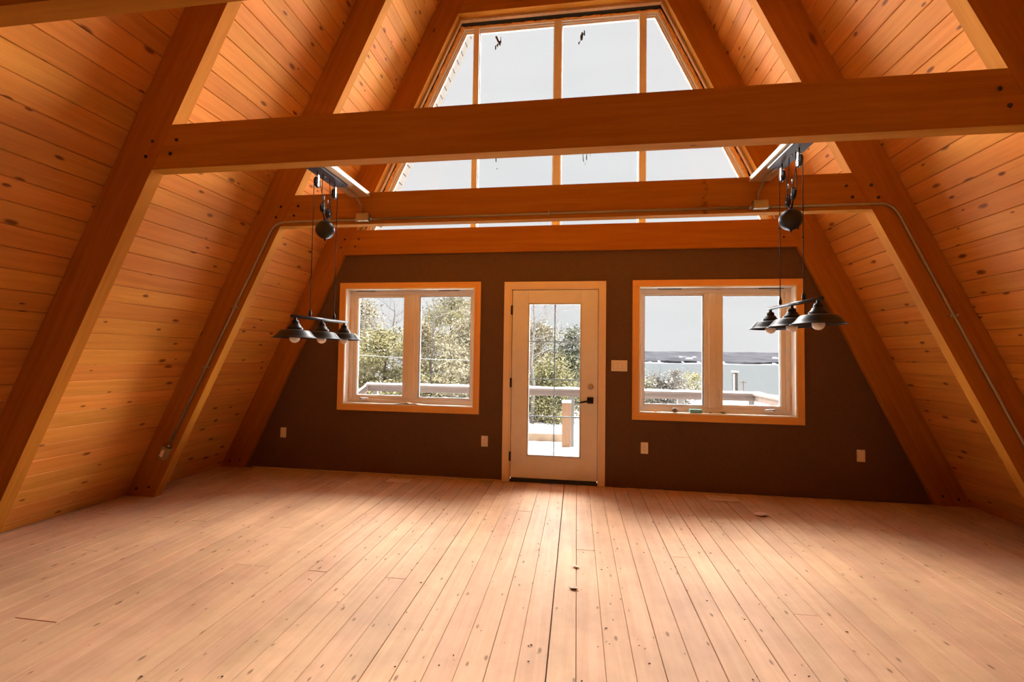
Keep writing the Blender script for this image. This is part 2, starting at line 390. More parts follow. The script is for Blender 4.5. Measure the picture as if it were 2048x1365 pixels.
# ------------------------------------------------------------------ rafters and collar beams
SIDE = {-1: 'left', 1: 'right'}
RL = ['end rafter set against the gable wall', 'second rafter from the gable wall, carrying the metal conduit',
      'third rafter from the gable wall, where the nearest full collar beam meets', 'fourth rafter from the gable wall, overhead near the camera']
BL = ['orange wood collar beam right above the door, against the gable wall', 'orange wood collar beam with metal conduit along its lower edge',
      'wide orange wood collar beam crossing in front of the tall window', 'dark wood collar beam in the top left corner nearest the camera']
def bolt(x, y, z, par, r=.011):
    add('bolt', MB().lathe([(0, -.006), (r*.8, -.006), (r, -.003), (r, .004)], (x, y, z), 8, 'Y'), 'bolt', par)
for k, y in enumerate(Y_FR):
    for s in (-1, 1):
        up = Vector((-s*T, 0, 1)).normalized(); rot = Matrix((up.cross(Vector((0, 1, 0)))*-1, up, Vector((0, 1, 0))))
        rot = Matrix((Vector((0, 1, 0)).cross(up)*-1, up, Vector((0, 1, 0)))).transposed()
        if rot.determinant() < 0: rot = Matrix((Vector((0, 1, 0)).cross(up), up, Vector((0, 1, 0)))).transposed()
        lab = '%s wood %s' % (SIDE[s], RL[k]) if k < 4 else '%s wood rafter of the %s frame from the gable wall, behind the camera' % (SIDE[s], ('fifth', 'sixth', 'seventh', 'eighth')[k-4])
        zi = A_IN/T
        zo = A_OUT/T-.02
        mb = MB().prism([(XC+s*xin(.0), y, .0), (XC+s*.0, y, zi), (XC+s*.0, y, zo), (XC+s*(xout(.0)-.002), y, .0)], (0, TH, 0))
        p = thing('rafter', (XC+s*xin(0), y+TH/2, 0), lab, 'rafter', 'rafters of the timber frames')
        add('beam', mb, 'beam', p, rot)
        if k < 3:
            for (dx, z) in ((.085, 2.655), (.085, 2.56), (.10, .09), (.22, .07)): bolt(XC+s*(xin(z)+dx), y, z, p)
    g = .0015
    lab = BL[k] if k < 4 else 'wood collar beam of the %s frame from the gable wall, behind the camera' % ('fifth', 'sixth', 'seventh', 'eighth')[k-4]
    p = thing('collar_beam', (XC, y+TH/2, ZB), lab, 'beam', 'collar beams of the timber frames')
    add('beam', MB().prism([(XC-xin(ZB)+g, y, ZB), (XC+xin(ZB)-g, y, ZB), (XC+xin(ZT)-g, y, ZT), (XC-xin(ZT)+g, y, ZT)], (0, TH, 0)), 'beam_x', p)
    if k < 3:
        for s in (-1, 1):
            for z in (2.655, 2.57): bolt(XC+s*(xin(z)-.085), y, z, p)
p = thing('collar_beam', (XC, Y_FR[0]+TH/2, 5.19), 'upper wood collar beam along the top of the tall window', 'beam', 'collar beams of the timber frames')
add('beam', MB().prism([(XC-xin(5.19), -.04, 5.19), (XC+xin(5.19), -.04, 5.19), (XC+xin(5.47), -.04, 5.47), (XC-xin(5.47), -.04, 5.47)], (0, TH, 0)), 'beam_x', p)

# ------------------------------------------------------------------ tall trapezoid window
w3 = struct('window_3', (0, .1, 2.7), 'tall trapezoid window of four panes in the gable peak', 'window')
def trap(z0, z1, off):  # inner outline of the A offset inward by off (horizontal)
    return [(-(xin(z0)-off)+XC, z0), ((xin(z0)-off)+XC, z0), ((xin(z1)-off)+XC, z1), (-(xin(z1)-off)+XC, z1)]
def ring(name, mats, o0, o1, z0a, z1a, z0b, z1b, ya, yb, parent, sides='LRTB'):
    a = trap(z0a, z1a, o0); b = trap(z0b, z1b, o1); nmz = 'BRTL'
    for i in range(4):
        if nmz[i] not in sides: continue
        j = (i+1) % 4
        add(name, MB().prism([(a[i][0], ya, a[i][1]), (a[j][0], ya, a[j][1]), (b[j][0], ya, b[j][1]), (b[i][0], ya, b[i][1])], (0, yb-ya, 0)), mats, parent)
ZW0, ZW1 = 2.70, 5.19
ring('window_buck', 'buck', .001, .022, ZW0, ZW1-.001, ZW0+.01, ZW1-.022, .043, .085, w3, 'LRT')
# membrane and foam filling the gap round the frame
ring('membrane', 'gap', .0005, .0605, ZW0, ZW1-.0005, ZW0+.01, ZW1-.0665, .112, .140, w3, 'LRT')
rg = random.Random(5)
def bead(p, q, n, r):
    mb = MB(); P = Vector(p); Q = Vector(q)
    path = []; rs = []
    for i in range(n+1):
        t = i/n; path.append(P.lerp(Q, t)+Vector((rg.uniform(-.004, .004), 0, rg.uniform(-.004, .004)))); rs.append(r*rg.uniform(.7, 1.35))
    return mb.tube(path, rs, 8)
for i, j in ((0, 3), (1, 2), (3, 2)):
    c = trap(ZW0, ZW1-.058, .042); add('foam_bead', bead((c[i][0], .105, c[i][1]-(.006 if j == 2 and i == 3 else 0)), (c[j][0], .105, c[j][1]-(.006 if i == 3 else 0)), 60, .010 if i == 3 else .018), 'foam', w3)
# vinyl frame: three stepped rings, mullions, panes
ring('frame_ring', 'vinyl', .060, .084, ZW0, ZW1-.066, ZW0+.02, ZW1-.088, .100, .152, w3)
ring('frame_ring', 'litewhite', .084, .100, ZW0+.02, ZW1-.088, ZW0+.036, ZW1-.104, .116, .152, w3)
ring('frame_ring', 'vinyl', .100, .122, ZW0+.036, ZW1-.104, ZW0+.055, ZW1-.124, .130, .152, w3)
zt0, zt1, go = ZW0+.055, ZW1-.124, .122
MU = [(-.936, .066), (-.002, .086), (.917, .074)]
for x, wd in MU:
    mu = add('mullion', cbox(MB(), (x-wd/2, .092, ZW0+.02), (x+wd/2, .153, ZW1-.07 if abs(x) < .5 else ZW1-.072), .004), 'vinyl', w3)
    for s in (-1, 1):
        xs = sorted((x+s*wd/2, x+s*(wd/2+.008)))
        add('stop_bead', MB().box((xs[0], .128, zt0), (xs[1], .152, zt1)), 'litewhite', mu)
hx = lambda z: xin(z)-go
edges = [-9, MU[0][0], MU[1][0], MU[2][0], 9]
for i in range(4):
    l, r_ = edges[i], edges[i+1]
    if i == 0:
        poly = [(XC-hx(zt0), zt0), (r_, zt0), (r_, zt1), (XC-hx(zt1), zt1)]
    elif i == 3:
        poly = [(l, zt0), (XC+hx(zt0), zt0), (XC+hx(zt1), zt1), (l, zt1)]
    else: poly = [(l, zt0), (r_, zt0), (r_, zt1), (l, zt1)]
    pane = add('pane', MB().prism([(x, .140, z) for x, z in poly], (0, .006, 0)), 'glass', w3)
    marks = {1: [[(990, 73), (994, 72), (999, 84), (996, 86)], [(997, 84), (1002, 80), (1001, 92), (998, 90)], [(990, 92), (993, 90), (992, 99), (990, 100)], [(993, 89), (998, 86), (995, 96)], [(1001, 74), (1002, 74), (1003, 88), (1001, 84)],
                 [(991, 315), (993, 316), (993, 325), (991, 323)], [(993, 336), (995, 337), (994, 340)]],
             2: [[(1163, 64), (1167, 66), (1165, 80), (1161, 82)], [(1168, 60), (1170, 62), (1170, 72), (1167, 70)], [(1156, 86), (1161, 81), (1158, 90)], [(1161, 68), (1163, 72), (1160, 80)],
                 [(1165, 304), (1166, 305), (1168, 325), (1166, 322)], [(1173, 304), (1174, 306), (1174, 322), (1172, 318)], [(1180, 306), (1181, 306), (1181, 316)], [(1170, 326), (1171, 326), (1170, 332)]]}.get(i, [])
    for q in marks:
        pts = [at(px, py, Y=.1385) for px, py in q]
        add('smudge', MB().prism(pts, (0, .0012, 0)), 'smudge', pane)

# ------------------------------------------------------------------ casement windows
def casement(s, name, label):
    """built for the left window (s=-1); s=1 mirrors x"""
    W = struct(name, (s*1.637, 0, WZ0), label, 'window')
    def bx(nm, x0, x1, y0, y1, z0, z1, mat, par=W, c=.002):
        xs = sorted((-s*x0, -s*x1))
        return add(nm, cbox(MB(), (xs[0], y0, z0), (xs[1], y1, z1), c), mat, par)
    x0, x1, z0, z1 = WX0, WX1, WZ0, WZ1
    t = .066
    bx('casing', x0-t, x1+t, -.018, -.0005, z1+.0, z1+t-.003, 'casing_x'); bx('casing', x0-t, x1+t, -.018, -.0005, z0-t-.004, z0, 'casing_x')
    bx('casing', x0-t, x0, -.018, -.0005, z0, z1, 'casing_z'); bx('casing', x1, x1+t, -.018, -.0005, z0, z1, 'casing_z')
    l = .014
    bx('jamb', x0, x1, -.017, .148, z1-l, z1, 'jamb'); bx('sill', x0, x1, -.017, .148, z0, z0+l, 'jamb')
    bx('jamb', x0, x0+l, -.017, .148, z0+l, z1-l, 'jamb'); bx('jamb', x1-l, x1, -.017, .148, z0+l, z1-l, 'jamb')
    # vinyl frame
    f0, f1, g0, g1 = x0+l, x1-l, z0+l, z1-l
    yf, yb = .088, .148
    fw = .046
    bx('frame_rail', f0, f1, yf, yb, g1-fw, g1, 'vinyl'); bx('frame_rail', f0, f1, yf, yb, g0, g0+fw, 'vinyl')
    bx('frame_stile', f0, f0+fw, yf, yb, g0+fw, g1-fw, 'vinyl'); bx('frame_stile', f1-fw+.014, f1, yf, yb, g0+fw, g1-fw, 'vinyl')
    mc = -1.632
    bx('mullion', mc-.038, mc+.038, yf-.004, yb, g0+fw, g1-fw, 'vinyl', c=.004)
    # operable sash (outer side)
    a0, a1, b0, b1 = f0+fw, mc-.038, g0+fw, g1-fw
    sw = .042; ga = (-2.294, -1.735, .866, 2.001)
    sash = bx('sash', a0, ga[0], .100, .14, b0, b1, 'vinyl')
    bx('sash', ga[1], a1, .100, .14, b0, b1, 'vinyl')
    bx('sash', ga[0], ga[1], .100, .14, ga[3], b1, 'vinyl'); bx('sash', ga[0], ga[1], .100, .14, b0, ga[2], 'vinyl')
    gk = .006
    bx('gasket', ga[0], ga[0]+gk, .112, .136, ga[2], ga[3], 'litewhite', sash, .001); bx('gasket', ga[1]-gk, ga[1], .112, .136, ga[2], ga[3], 'litewhite', sash, .001)
    bx('gasket', ga[0]+gk, ga[1]-gk, .112, .136, ga[3]-gk*.7, ga[3], 'gasket', sash, .001); bx('gasket', ga[0]+gk, ga[1]-gk, .112, .136, ga[2], ga[2]+gk, 'litewhite', sash, .001)
    bx('pane', ga[0]+gk, ga[1]-gk, .122, .128, ga[2]+gk, ga[3]-gk*.7, 'glass', W, .0005)
    # fixed light (inner side)
    c0, c1 = mc+.038, f1-fw+.014; gb = (-1.540, -.952, .859, 2.006)
    st = bx('fixed_stop', c0, gb[0]-.014, .100, .14, b0, b1, 'vinyl'); bx('fixed_stop', gb[1]+.012, c1, .100, .14, b0, b1, 'vinyl')
    bx('fixed_stop', gb[0]-.014, gb[1]+.012, .100, .14, gb[3]+.012, b1, 'vinyl'); bx('fixed_stop', gb[0]-.014, gb[1]+.012, .100, .14, b0, gb[2]-.012, 'vinyl')
    bx('glazing_bead', gb[0]-.014, gb[0]-.004, .106, .14, gb[2]-.012, gb[3]+.012, 'litewhite', st, .001); bx('glazing_bead', gb[1]+.004, gb[1]+.012, .106, .14, gb[2]-.012, gb[3]+.012, 'vinyl', st, .001)
    bx('glazing_bead', gb[0]-.004, gb[1]+.004, .106, .14, gb[3]+.004, gb[3]+.012, 'vinyl', st, .001); bx('glazing_bead', gb[0]-.004, gb[1]+.004, .106, .14, gb[2]-.012, gb[2]-.004, 'vinyl', st, .001)
    bx('gasket', gb[0]-.004, gb[0]+.003, .114, .14, gb[2]-.004, gb[3]+.004, 'gasket', st, .001); bx('gasket', gb[1]-.001, gb[1]+.004, .114, .14, gb[2]-.004, gb[3]+.004, 'gasket', st, .001)
    bx('gasket', gb[0]+.003, gb[1]-.001, .114, .14, gb[3]-.002, gb[3]+.004, 'gasket', st, .001); bx('gasket', gb[0]+.003, gb[1]-.001, .114, .14, gb[2]-.004, gb[2]+.002, 'gasket', st, .001)
    bx('pane', gb[0]+.003, gb[1]-.001, .122, .128, gb[2]+.002, gb[3]-.002, 'glass', W, .0005)
    # crank operator and sash lock
    cr = bx('crank_housing', -2.235, -2.12, .070, .090, .806, .828, 'plate', W, .006)
    mb = MB(); P = lambda x, y, z: Vector((-s*x, y, z))
    mb.lathe([(0, -.004), (.012, -.004), (.014, .004), (.010, .016), (0, .016)], P(-2.218, .066, .828), 12)
    mb.tube([P(-2.218, .062, .836), P(-2.19, .055, .840), P(-2.15, .052, .836), P(-2.125, .05, .834)], [.006, .005, .005, .007], 8)
    add('crank_handle', mb, 'chrome', cr)
    lk = bx('sash_lock', -1.703, -1.693, .072, .090, .93, 1.02, 'plate', W, .003)
    bx('lock_lever', -1.7015, -1.6945, .064, .074, .945, 1.035, 'plate', lk, .002)
    # dark shim gaps under the frame and fixing notches
    for xx in (-2.20, -1.20): bx('shim', xx-.12, xx+.12, .080, .088, z1-l-.007, z1-l-.0005, 'bolt', W, .001)
    for zz in (.95, 1.75): bx('shim', x0+l+.0005, x0+l+.006, .078, .088, zz-.12, zz+.12, 'foam', W, .001)
    return W
casement(-1, 'window_1', 'two-pane casement window left of the door, trees outside')
casement(1, 'window_2', 'two-pane casement window right of the door, lake outside')

# ------------------------------------------------------------------ door
D = struct('door_1', (0, 0, 0), 'white door with tall ten-grid glass lite and black lever', 'door')
D['label'] = 'white door with a tall eight-lite glass panel and black lever'
def bx(nm, a, b, mat, par, c=.002): return add(nm, cbox(MB(), a, b, c), mat, par)
bx('casing', (-.5484, -.018, 0), (-.478, -.0005, 2.15), 'doorcase', D); bx('casing', (.470, -.018, 0), (.5391, -.0005, 2.15), 'doorcase', D)
bx('casing', (-.478, -.018, 2.078), (.470, -.0005, 2.15), 'doorcase', D)
bx('jamb', (-.478, -.010, .0), (-.463, .148, 2.078), 'doorcase', D); bx('jamb', (.463, -.010, .0), (.478, .148, 2.078), 'doorcase', D); bx('jamb', (-.463, -.010, 2.066), (.463, .148, 2.0845), 'doorcase', D)
bx('weather_seal', (-.463, .056, .03), (-.440, .066, 2.066), 'gap', D, .001); bx('weather_seal', (.440, .056, .03), (.463, .066, 2.066), 'gap', D, .001); bx('weather_seal', (-.440, .056, 2.045), (.440, .066, 2.066), 'gap', D, .001)
th = bx('threshold', (-.463, -.012, .0), (.463, .148, .022), 'threshold', D); bx('door_sweep', (-.455, .004, .023), (.455, .052, .042), 'threshold', D)
gx0, gx1, gz0, gz1 = -.274, .274, .288, 1.908
sx = .4575; z0, z1 = .042, 2.061
bx('slab', (-sx, .006, z0), (gx0-.012, .05, z1), 'doorwhite', D); bx('slab', (gx1+.012, .006, z0), (sx, .05, z1), 'doorwhite', D)
bx('slab', (gx0-.012, .006, z0), (gx1+.012, .05, gz0-.012), 'doorwhite', D, .0005); bx('slab', (gx0-.012, .006, gz1+.012), (gx1+.012, .05, z1), 'doorwhite', D, .0005)
lf = bx('lite_frame', (gx0-.014, .0005, gz0-.014), (gx0+.004, .04, gz1+.014), 'litewhite', D, .003)
bx('lite_frame', (gx1-.004, .0005, gz0-.014), (gx1+.014, .04, gz1+.014), 'litewhite', D, .003)
bx('lite_frame', (gx0+.004, .0005, gz1-.004), (gx1-.004, .04, gz1+.014), 'litewhite', D, .003); bx('lite_frame', (gx0+.004, .0005, gz0-.014), (gx1-.004, .04, gz0+.004), 'litewhite', D, .003)
bx('pane', (gx0+.004, .012, gz0+.004), (gx1-.004, .016, gz1-.004), 'glass', D, .0005); bx('pane', (gx0+.004, .036, gz0+.004), (gx1-.004, .040, gz1-.004), 'glass', D, .0005)
bx('grille_bar', (-.004, .022, gz0+.004), (.010, .030, gz1-.004), 'grille', D, .001)
for z in (1.503, 1.098, .70): bx('grille_bar', (gx0+.004, .021, z-.006), (gx1-.004, .031, z+.006), 'grille', D, .001)
for z in (1.843, 1.057, .269):
    h = add('hinge', MB().lathe([(0, -.05), (.007, -.05), (.007, .05), (0, .05)], (-.460, -.012, z), 10), 'black', D)
    bx('hinge_leaf', (-.474, -.0125, z-.048), (-.4605, -.0100, z+.048), 'black', h, .0005)
db = add('deadbolt', MB().lathe([(0, -.022), (.012, -.022), (.022, -.016), (.029, -.006), (.031, .006)], (.385, 0, 1.03), 20, 'Y'), 'brass', D)
bx('thumb_turn', (.380, -.036, 1.014), (.390, -.020, 1.046), 'brass', db, .002)
rose = bx('lever_rose', (.350, -.010, .855), (.416, .006, .921), 'black', D, .004)
add('lever', MB().tube([(.383, -.008, .887), (.383, -.05, .887), (.374, -.056, .886), (.30, -.056, .872), (.262, -.055, .865)], [.011, .010, .0105, .0105, .010], 10), 'black', rose)
bx('strike_plate', (.4625, .000, .85), (.4655, .030, .93), 'black', D, .0005)

# ------------------------------------------------------------------ switch plate, outlets
def plate(name, x, z, w, h, label, cat, kind):
    t = thing(name, (x, -.003, z-h/2), label, cat, 'electrical plates on the gable wall')
    add('cover_plate', cbox(MB(), (x-w/2, -.0065, z-h/2), (x+w/2, -.0005, z+h/2), .002), 'plate', t)
    if kind == 'switch':
        for k in (-1, 0, 1): bx('rocker', (x+k*.046-.0165, -.011, z-.033), (x+k*.046+.0165, -.006, z+.033), 'plate', t, .002); 
        for k in (-1, 0, 1): bx('rocker_rim', (x+k*.046-.0185, -.0072, z-.035), (x+k*.046+.0185, -.006, z+.035), 'vent', t, .0003)
    elif kind == 'duplex':
        for k in (-1, 1):
            r = add('receptacle', MB().lathe([(0, -.0095), (.0155, -.0095), (.017, -.0085), (.017, -.006)], (x, 0, z+k*.0195), 16, 'Y'), 'plate', t)
            for dx in (-.0063, .0063): bx('slot', (x+dx-.0012, -.0101, z+k*.0195-.001), (x+dx+.0012, -.0094, z+k*.0195+.008), 'slot', r, .0002)
            add('slot', MB().lathe([(0, -.0101), (.0025, -.0101), (.0025, -.0094)], (x, 0, z+k*.0195-.0075), 8, 'Y'), 'slot', r)
    else:
        bx('insert', (x-.0165, -.009, z-.033), (x+.0165, -.006, z+.033), 'plate', t, .001)
    for dz in ((-.048, .048) if kind != 'duplex' else (0,)):
        add('screw', MB().lathe([(0, -.0075), (.0025, -.0075), (.003, -.0065)], (x, 0, z+dz), 8, 'Y'), 'vent', t)
plate('switch_plate', .679, 1.2575, .164, .115, 'three-gang white rocker switch plate right of the door', 'switch', 'switch')
plate('wall_outlet', -3.125, .417, .073, .116, 'plain wall plate at the far left end of the gable wall', 'outlet', 'plain')
plate('wall_outlet', -.743, .415, .073, .116, 'duplex wall outlet just left of the door', 'outlet', 'duplex')
plate('wall_outlet', .938, .414, .073, .116, 'duplex wall outlet between the door and under the right window', 'outlet', 'duplex')
plate('wall_outlet', 2.965, .428, .073, .116, 'plain wall plate right of the right window near the rafter', 'outlet', 'plain')

# ------------------------------------------------------------------ floor registers
def register(x0, x1, y0, y1, label):
    t = thing('floor_register', ((x0+x1)/2, (y0+y1)/2, 0), label, 'floor vent', 'floor registers by the gable wall')
    b = .016
    bx('frame', (x0, y0, .0008), (x1, y0+b, .007), 'vent', t); bx('frame', (x0, y1-b, .0008), (x1, y1, .007), 'vent', t)
    bx('frame', (x0, y0+b, .0008), (x0+b, y1-b, .007), 'vent', t); bx('frame', (x1-b, y0+b, .0008), (x1, y1-b, .007), 'vent', t)
    bx('damper', (x0+b, y0+b, .0008), (x1-b, y1-b, .0022), 'speck', t, .0003)
    n = 22
    for i in range(n):
        x = x0+b+(x1-x0-2*b)*(i+.5)/n
        bx('slat', (x-.0035, y0+b, .0022), (x+.0035, y1-b, .006), 'vent', t, .0005)
    bx('slat_bar', (x0+b, (y0+y1)/2-.004, .0024), (x1-b, (y0+y1)/2+.004, .0066), 'vent', t, .0005)
register(-1.748, -1.485, -.283, -.150, 'tan metal floor register under the left window')
register(1.500, 1.775, -.275, -.132, 'tan metal floor register under the right window')

# ------------------------------------------------------------------ conduit with boxes on the second frame
YC = Y_FR[1]-.012
cond = thing('electrical_conduit', (0, YC, 2.51), 'galvanized conduit run over the second frame with its boxes', 'conduit')
def arc(p0, p1, p2, n=8):
    P0, P1, P2 = map(Vector, (p0, p1, p2)); return [P0*(1-t)**2+P1*2*t*(1-t)+P2*t*t for t in [i/n for i in range(n+1)]]
zc = 2.512
pathL = [(-3.445, YC, .475), (-2.52, YC, 2.37)] + arc((-2.50, YC, 2.415), (-2.46, YC, 2.505), (-2.36, YC, zc)) + [(-1.664, YC, zc)]
add('pipe', MB().tube(pathL, .0105, 10), 'steel', cond)
add('pipe', MB().tube([(-1.554, YC, zc), (0, YC, zc+.004), (1.562, YC, zc)], .0105, 10), 'steel', cond)
pathR = [(1.668, YC, zc)] + [(2.42, YC, zc)] + arc((2.45, YC, zc), (2.55, YC, zc), (2.60, YC, 2.37)) + [(3.342, YC, .762), (3.46, YC, .51)]
add('pipe', MB().tube(pathR, .0105, 10), 'steel', cond)
for (x0, x1) in ((-1.662, -1.554), (1.561, 1.667)):
    b = bx('junction_box', (x0, Y_FR[1]-.045, 2.492), (x1, Y_FR[1]-.0005, 2.558), 'steel', cond, .004)
    bx('box_cover', (x0+.002, Y_FR[1]-.0485, 2.494), (x1-.002, Y_FR[1]-.0445, 2.556), 'steel', b, .001)
    for xx in (x0-.012, x1+.012): add('connector', MB().lathe([(.011, -.014), (.016, -.012), (.016, .012), (.011, .014)], (xx, YC, zc), 12, 'X'), 'chrome', b)
for s in (-1, 1):
    c = Vector((s*3.468-.0, Y_FR[1], .415)); up = Vector((-s*T, 0, 1)).normalized(); ac = Vector((0, 1, 0)).cross(up)
    rot = Matrix((ac, Vector((0, 1, 0)), up)).transposed()
    if rot.determinant() < 0: rot = Matrix((-ac, Vector((0, 1, 0)), up)).transposed()
    def rbox(nm, a, b, mat, par):
        mb = cbox(MB(), a, b, .003); mb.v = [c+rot @ v for v in mb.v]; return add(nm, mb, mat, par, rot)
    b = rbox('outlet_box', (-.036, -.045, -.056), (.036, -.0005, .056), 'steel', cond)
    q = rbox('box_cover', (-.035, -.049, -.055), (.035, -.045, .055), 'steel', b); rbox('receptacle', (-.017, -.053, -.033), (.017, -.049, .033), 'plate', b)
    k = c + up*.068; add('connector', MB().tube([Vector((k.x, YC, k.z))-up*.012, Vector((k.x, YC, k.z))+up*.014], .016, 12), 'chrome', b)
for (x, z) in ((.0, zc+.004),): 
    bx('strap', (x-.009, YC-.013, z-.02), (x+.009, Y_FR[1]-.0005, z+.02), 'steel', cond, .003)
for s, zz in ((-1, 1.75), (-1, 1.2), (1, 1.68)):
    p0, p1 = (Vector(pathL[0]), Vector(pathL[1])) if s < 0 else (Vector(pathR[-2]), Vector((2.60, YC, 2.37)))
    t = (zz-p0.z)/(p1.z-p0.z); q = p0.lerp(p1, t); bx('strap', (q.x-.028, YC-.008, q.z-.010), (q.x+.028, Y_FR[1]-.0005, q.z+.010), 'steel', cond, .003)

# ------------------------------------------------------------------ mounting boards and pulley pendants
def pendant(s, x, zbar, label, xb0, xb1, blabel, tilt, zball):
    mb = add('mounting_board', cbox(MB(), (xb0, Y_FR[2]+TH+.001, ZT-.040), (xb1, Y_FR[1]-.001, ZT-.002), .002), 'lumber', None)
    mb['label'] = blabel; mb['category'] = 'board'; mb['group'] = 'boards spanning between two collar beams'
    ztop = ZT-.040
    t = thing('pulley_pendant', (x, -1.67, ztop), label, 'pendant lamp', 'three-shade pulley pendants')
    zc_ = ztop-.024
    can = bx('canopy', (x-.06, -1.90, zc_), (x+.06, -1.455, ztop-.0005), 'blackplate', t, .003)
    add('mount_screw', MB().lathe([(0, -.008), (.006, -.008), (.008, 0)], (x, -1.678, zc_), 8), 'chrome', can)
    yn, yf = -1.82, -1.50                       # cord lines
    xb = x
    def wheel(nm, c, r, par):
        b = MB(); b.lathe([(0, -.006), (r*.98, -.006), (r, -.004), (r*.84, 0), (r, .004), (r*.98, .006), (0, .006)], c, 20, 'X')
        w_ = add(nm, b, 'black', par)
        b = MB()
        for sx in (-1, 1): b.prism([Vector(c)+Vector((sx*.0085, -.008, -r*.75)), Vector(c)+Vector((sx*.0085, .008, -r*.75)), Vector(c)+Vector((sx*.0085, .009, r*1.35)), Vector(c)+Vector((sx*.0085, -.009, r*1.35))], (sx*.0022, 0, 0))
        b.box((c[0]-.0105, c[1]-.006, c[2]+r*1.2), (c[0]+.0105, c[1]+.006, c[2]+r*1.4))
        add('pulley_bracket', b, 'chrome' if nm == 'pulley' else 'black', w_)
        add('axle', MB().lathe([(0, -.013), (.005, -.013), (.005, .013), (0, .013)], c, 10, 'X'), 'chrome', w_)
        return w_
    r = .040
    # upper pulleys hang so that the outer cord falls straight down to the bar
    un = (xb, yn+r, zc_-.085); uf = (xb, yf-r, zc_-.085)
    for c in (un, uf):
        wheel('pulley', c, r, t)
        add('pulley_hanger', MB().tube([(c[0], c[1], zc_+.001), (c[0], c[1], c[2]+r*1.2)], .005, 8), 'black', t)
    yb_ = -1.66
    ball = add('counterweight', MB().lathe([(.0, .080), (.008, .080), (.012, .074)] + [(.070*math.cos(a), .070*math.sin(a)) for a in [math.pi/2*.88-math.pi*.90*i/16 for i in range(17)]] + [(.007, -.074), (.004, -.086), (.0, -.088)], (xb, yb_, zball), 28), 'black', t)
    r2 = .033
    ln = (xb, yb_-.038, zball+.152); lf_ = (xb, yb_+.038, zball+.130)
    for c in (ln, lf_):
        wheel('lower_pulley', c, r2, t)
        add('pulley_stem', MB().tube([(xb, yb_+(c[1]-yb_)*.35, zball+.070), (c[0], c[1], c[2]-r2*.6)], .0055, 8), 'black', t)
    # cords: bar -> over upper pulley -> under lower pulley -> canopy
    for (u, l, yo, ytop, sg) in ((un, ln, yn, -1.72, 1), (uf, lf_, yf, -1.63, -1)):
        zb2 = zbar + (yo+1.66)*tilt
        path = [(xb, yo, zb2+.05), (xb, yo, u[2])]
        path += [(xb, u[1]-sg*r*math.cos(a), u[2]+r*math.sin(a)) for a in [math.pi*i/8 for i in range(1, 9)]]
        path += [(xb, l[1]+sg*r2*.9, l[2]+.004)]
        path += [(xb, l[1]+sg*r2*math.cos(a), l[2]-r2*math.sin(a)) for a in [math.pi*i/6 for i in range(1, 6)]]
        path += [(xb+.006, l[1]-sg*r2*.9, l[2]+.004), (xb+.006, ytop, zc_+.001)]
        add('cord', MB().tube(path, .0026, 6), 'cord', t)
        zc2 = l[2]+(u[2]-l[2])*.5
        add('cord_clip', MB().lathe([(0, -.014), (.005, -.014), (.005, .014), (0, .014)], (xb, l[1]+sg*.012, zc2), 8), 'chrome', t)
        add('cord_grip', MB().lathe([(.004, .006), (.010, .010), (.010, .035), (.005, .052), (.003, .06)], (xb, yo, zb2+.006), 12), 'black', t)
    L = .365
    ctr = -1.665
    zz = lambda y: zbar+(y-ctr)*tilt
    add('bar', MB().tube([(xb, ctr-L, zz(ctr-L)), (xb, ctr+L, zz(ctr+L))], .012, 14), 'blackplate', t)
    for k in (-1, 0, 1):
        y = ctr+k*.325; z = zz(y)-.008
        prof = [(.0, .0), (.010, .0), (.011, -.016), (.022, -.020), (.026, -.036), (.024, -.042), (.033, -.046), (.038, -.058), (.046, -.066), (.052, -.074), (.049, -.080), (.060, -.083), (.090, -.088), (.098, -.094), (.120, -.122), (.136, -.137), (.145, -.139), (.145, -.1415), (.134, -.1395), (.117, -.1235), (.095, -.096), (.06, -.086), (.0, -.084)]
        sh = add('shade', MB().lathe(prof, (xb, y, z), 36), 'black', t)
        add('socket', MB().lathe([(0, -.080), (.018, -.080), (.018, -.108), (0, -.108)], (xb, y, z), 14), 'plate', sh)
        add('bulb', MB().lathe([(.013, -.100)] + [(.034*math.cos(a), -.140+.034*math.sin(a)) for a in [1.15-i*(1.15+math.pi/2)/12 for i in range(13)]], (xb, y, z), 20), 'bulb', sh)
    # flexible feed from the junction box
    jx = (-1.625 if s < 0 else 1.605)
    fe = MB().tube(arc((x-s*.0, -1.455+.002, zc_+.012), (jx-.0, -1.22, zc_+.012), (jx, YC-.004, 2.60), 12) + [(jx, YC-.004, 2.559)], .0075, 8)
    add('feed_conduit', fe, 'steel', t)
    return t
pendant(-1, -1.672, 1.597, 'black three-shade pulley pendant on the left, in front of the left window', -1.74, -1.560, 'pale board above the left pulley pendant, between the collar beams', .018, 2.285)
pendant(1, 1.622, 1.705, 'black three-shade pulley pendant on the right, in front of the right window', 1.543, 1.70, 'pale board above the right pulley pendant, between the collar beams', .02, 2.265)

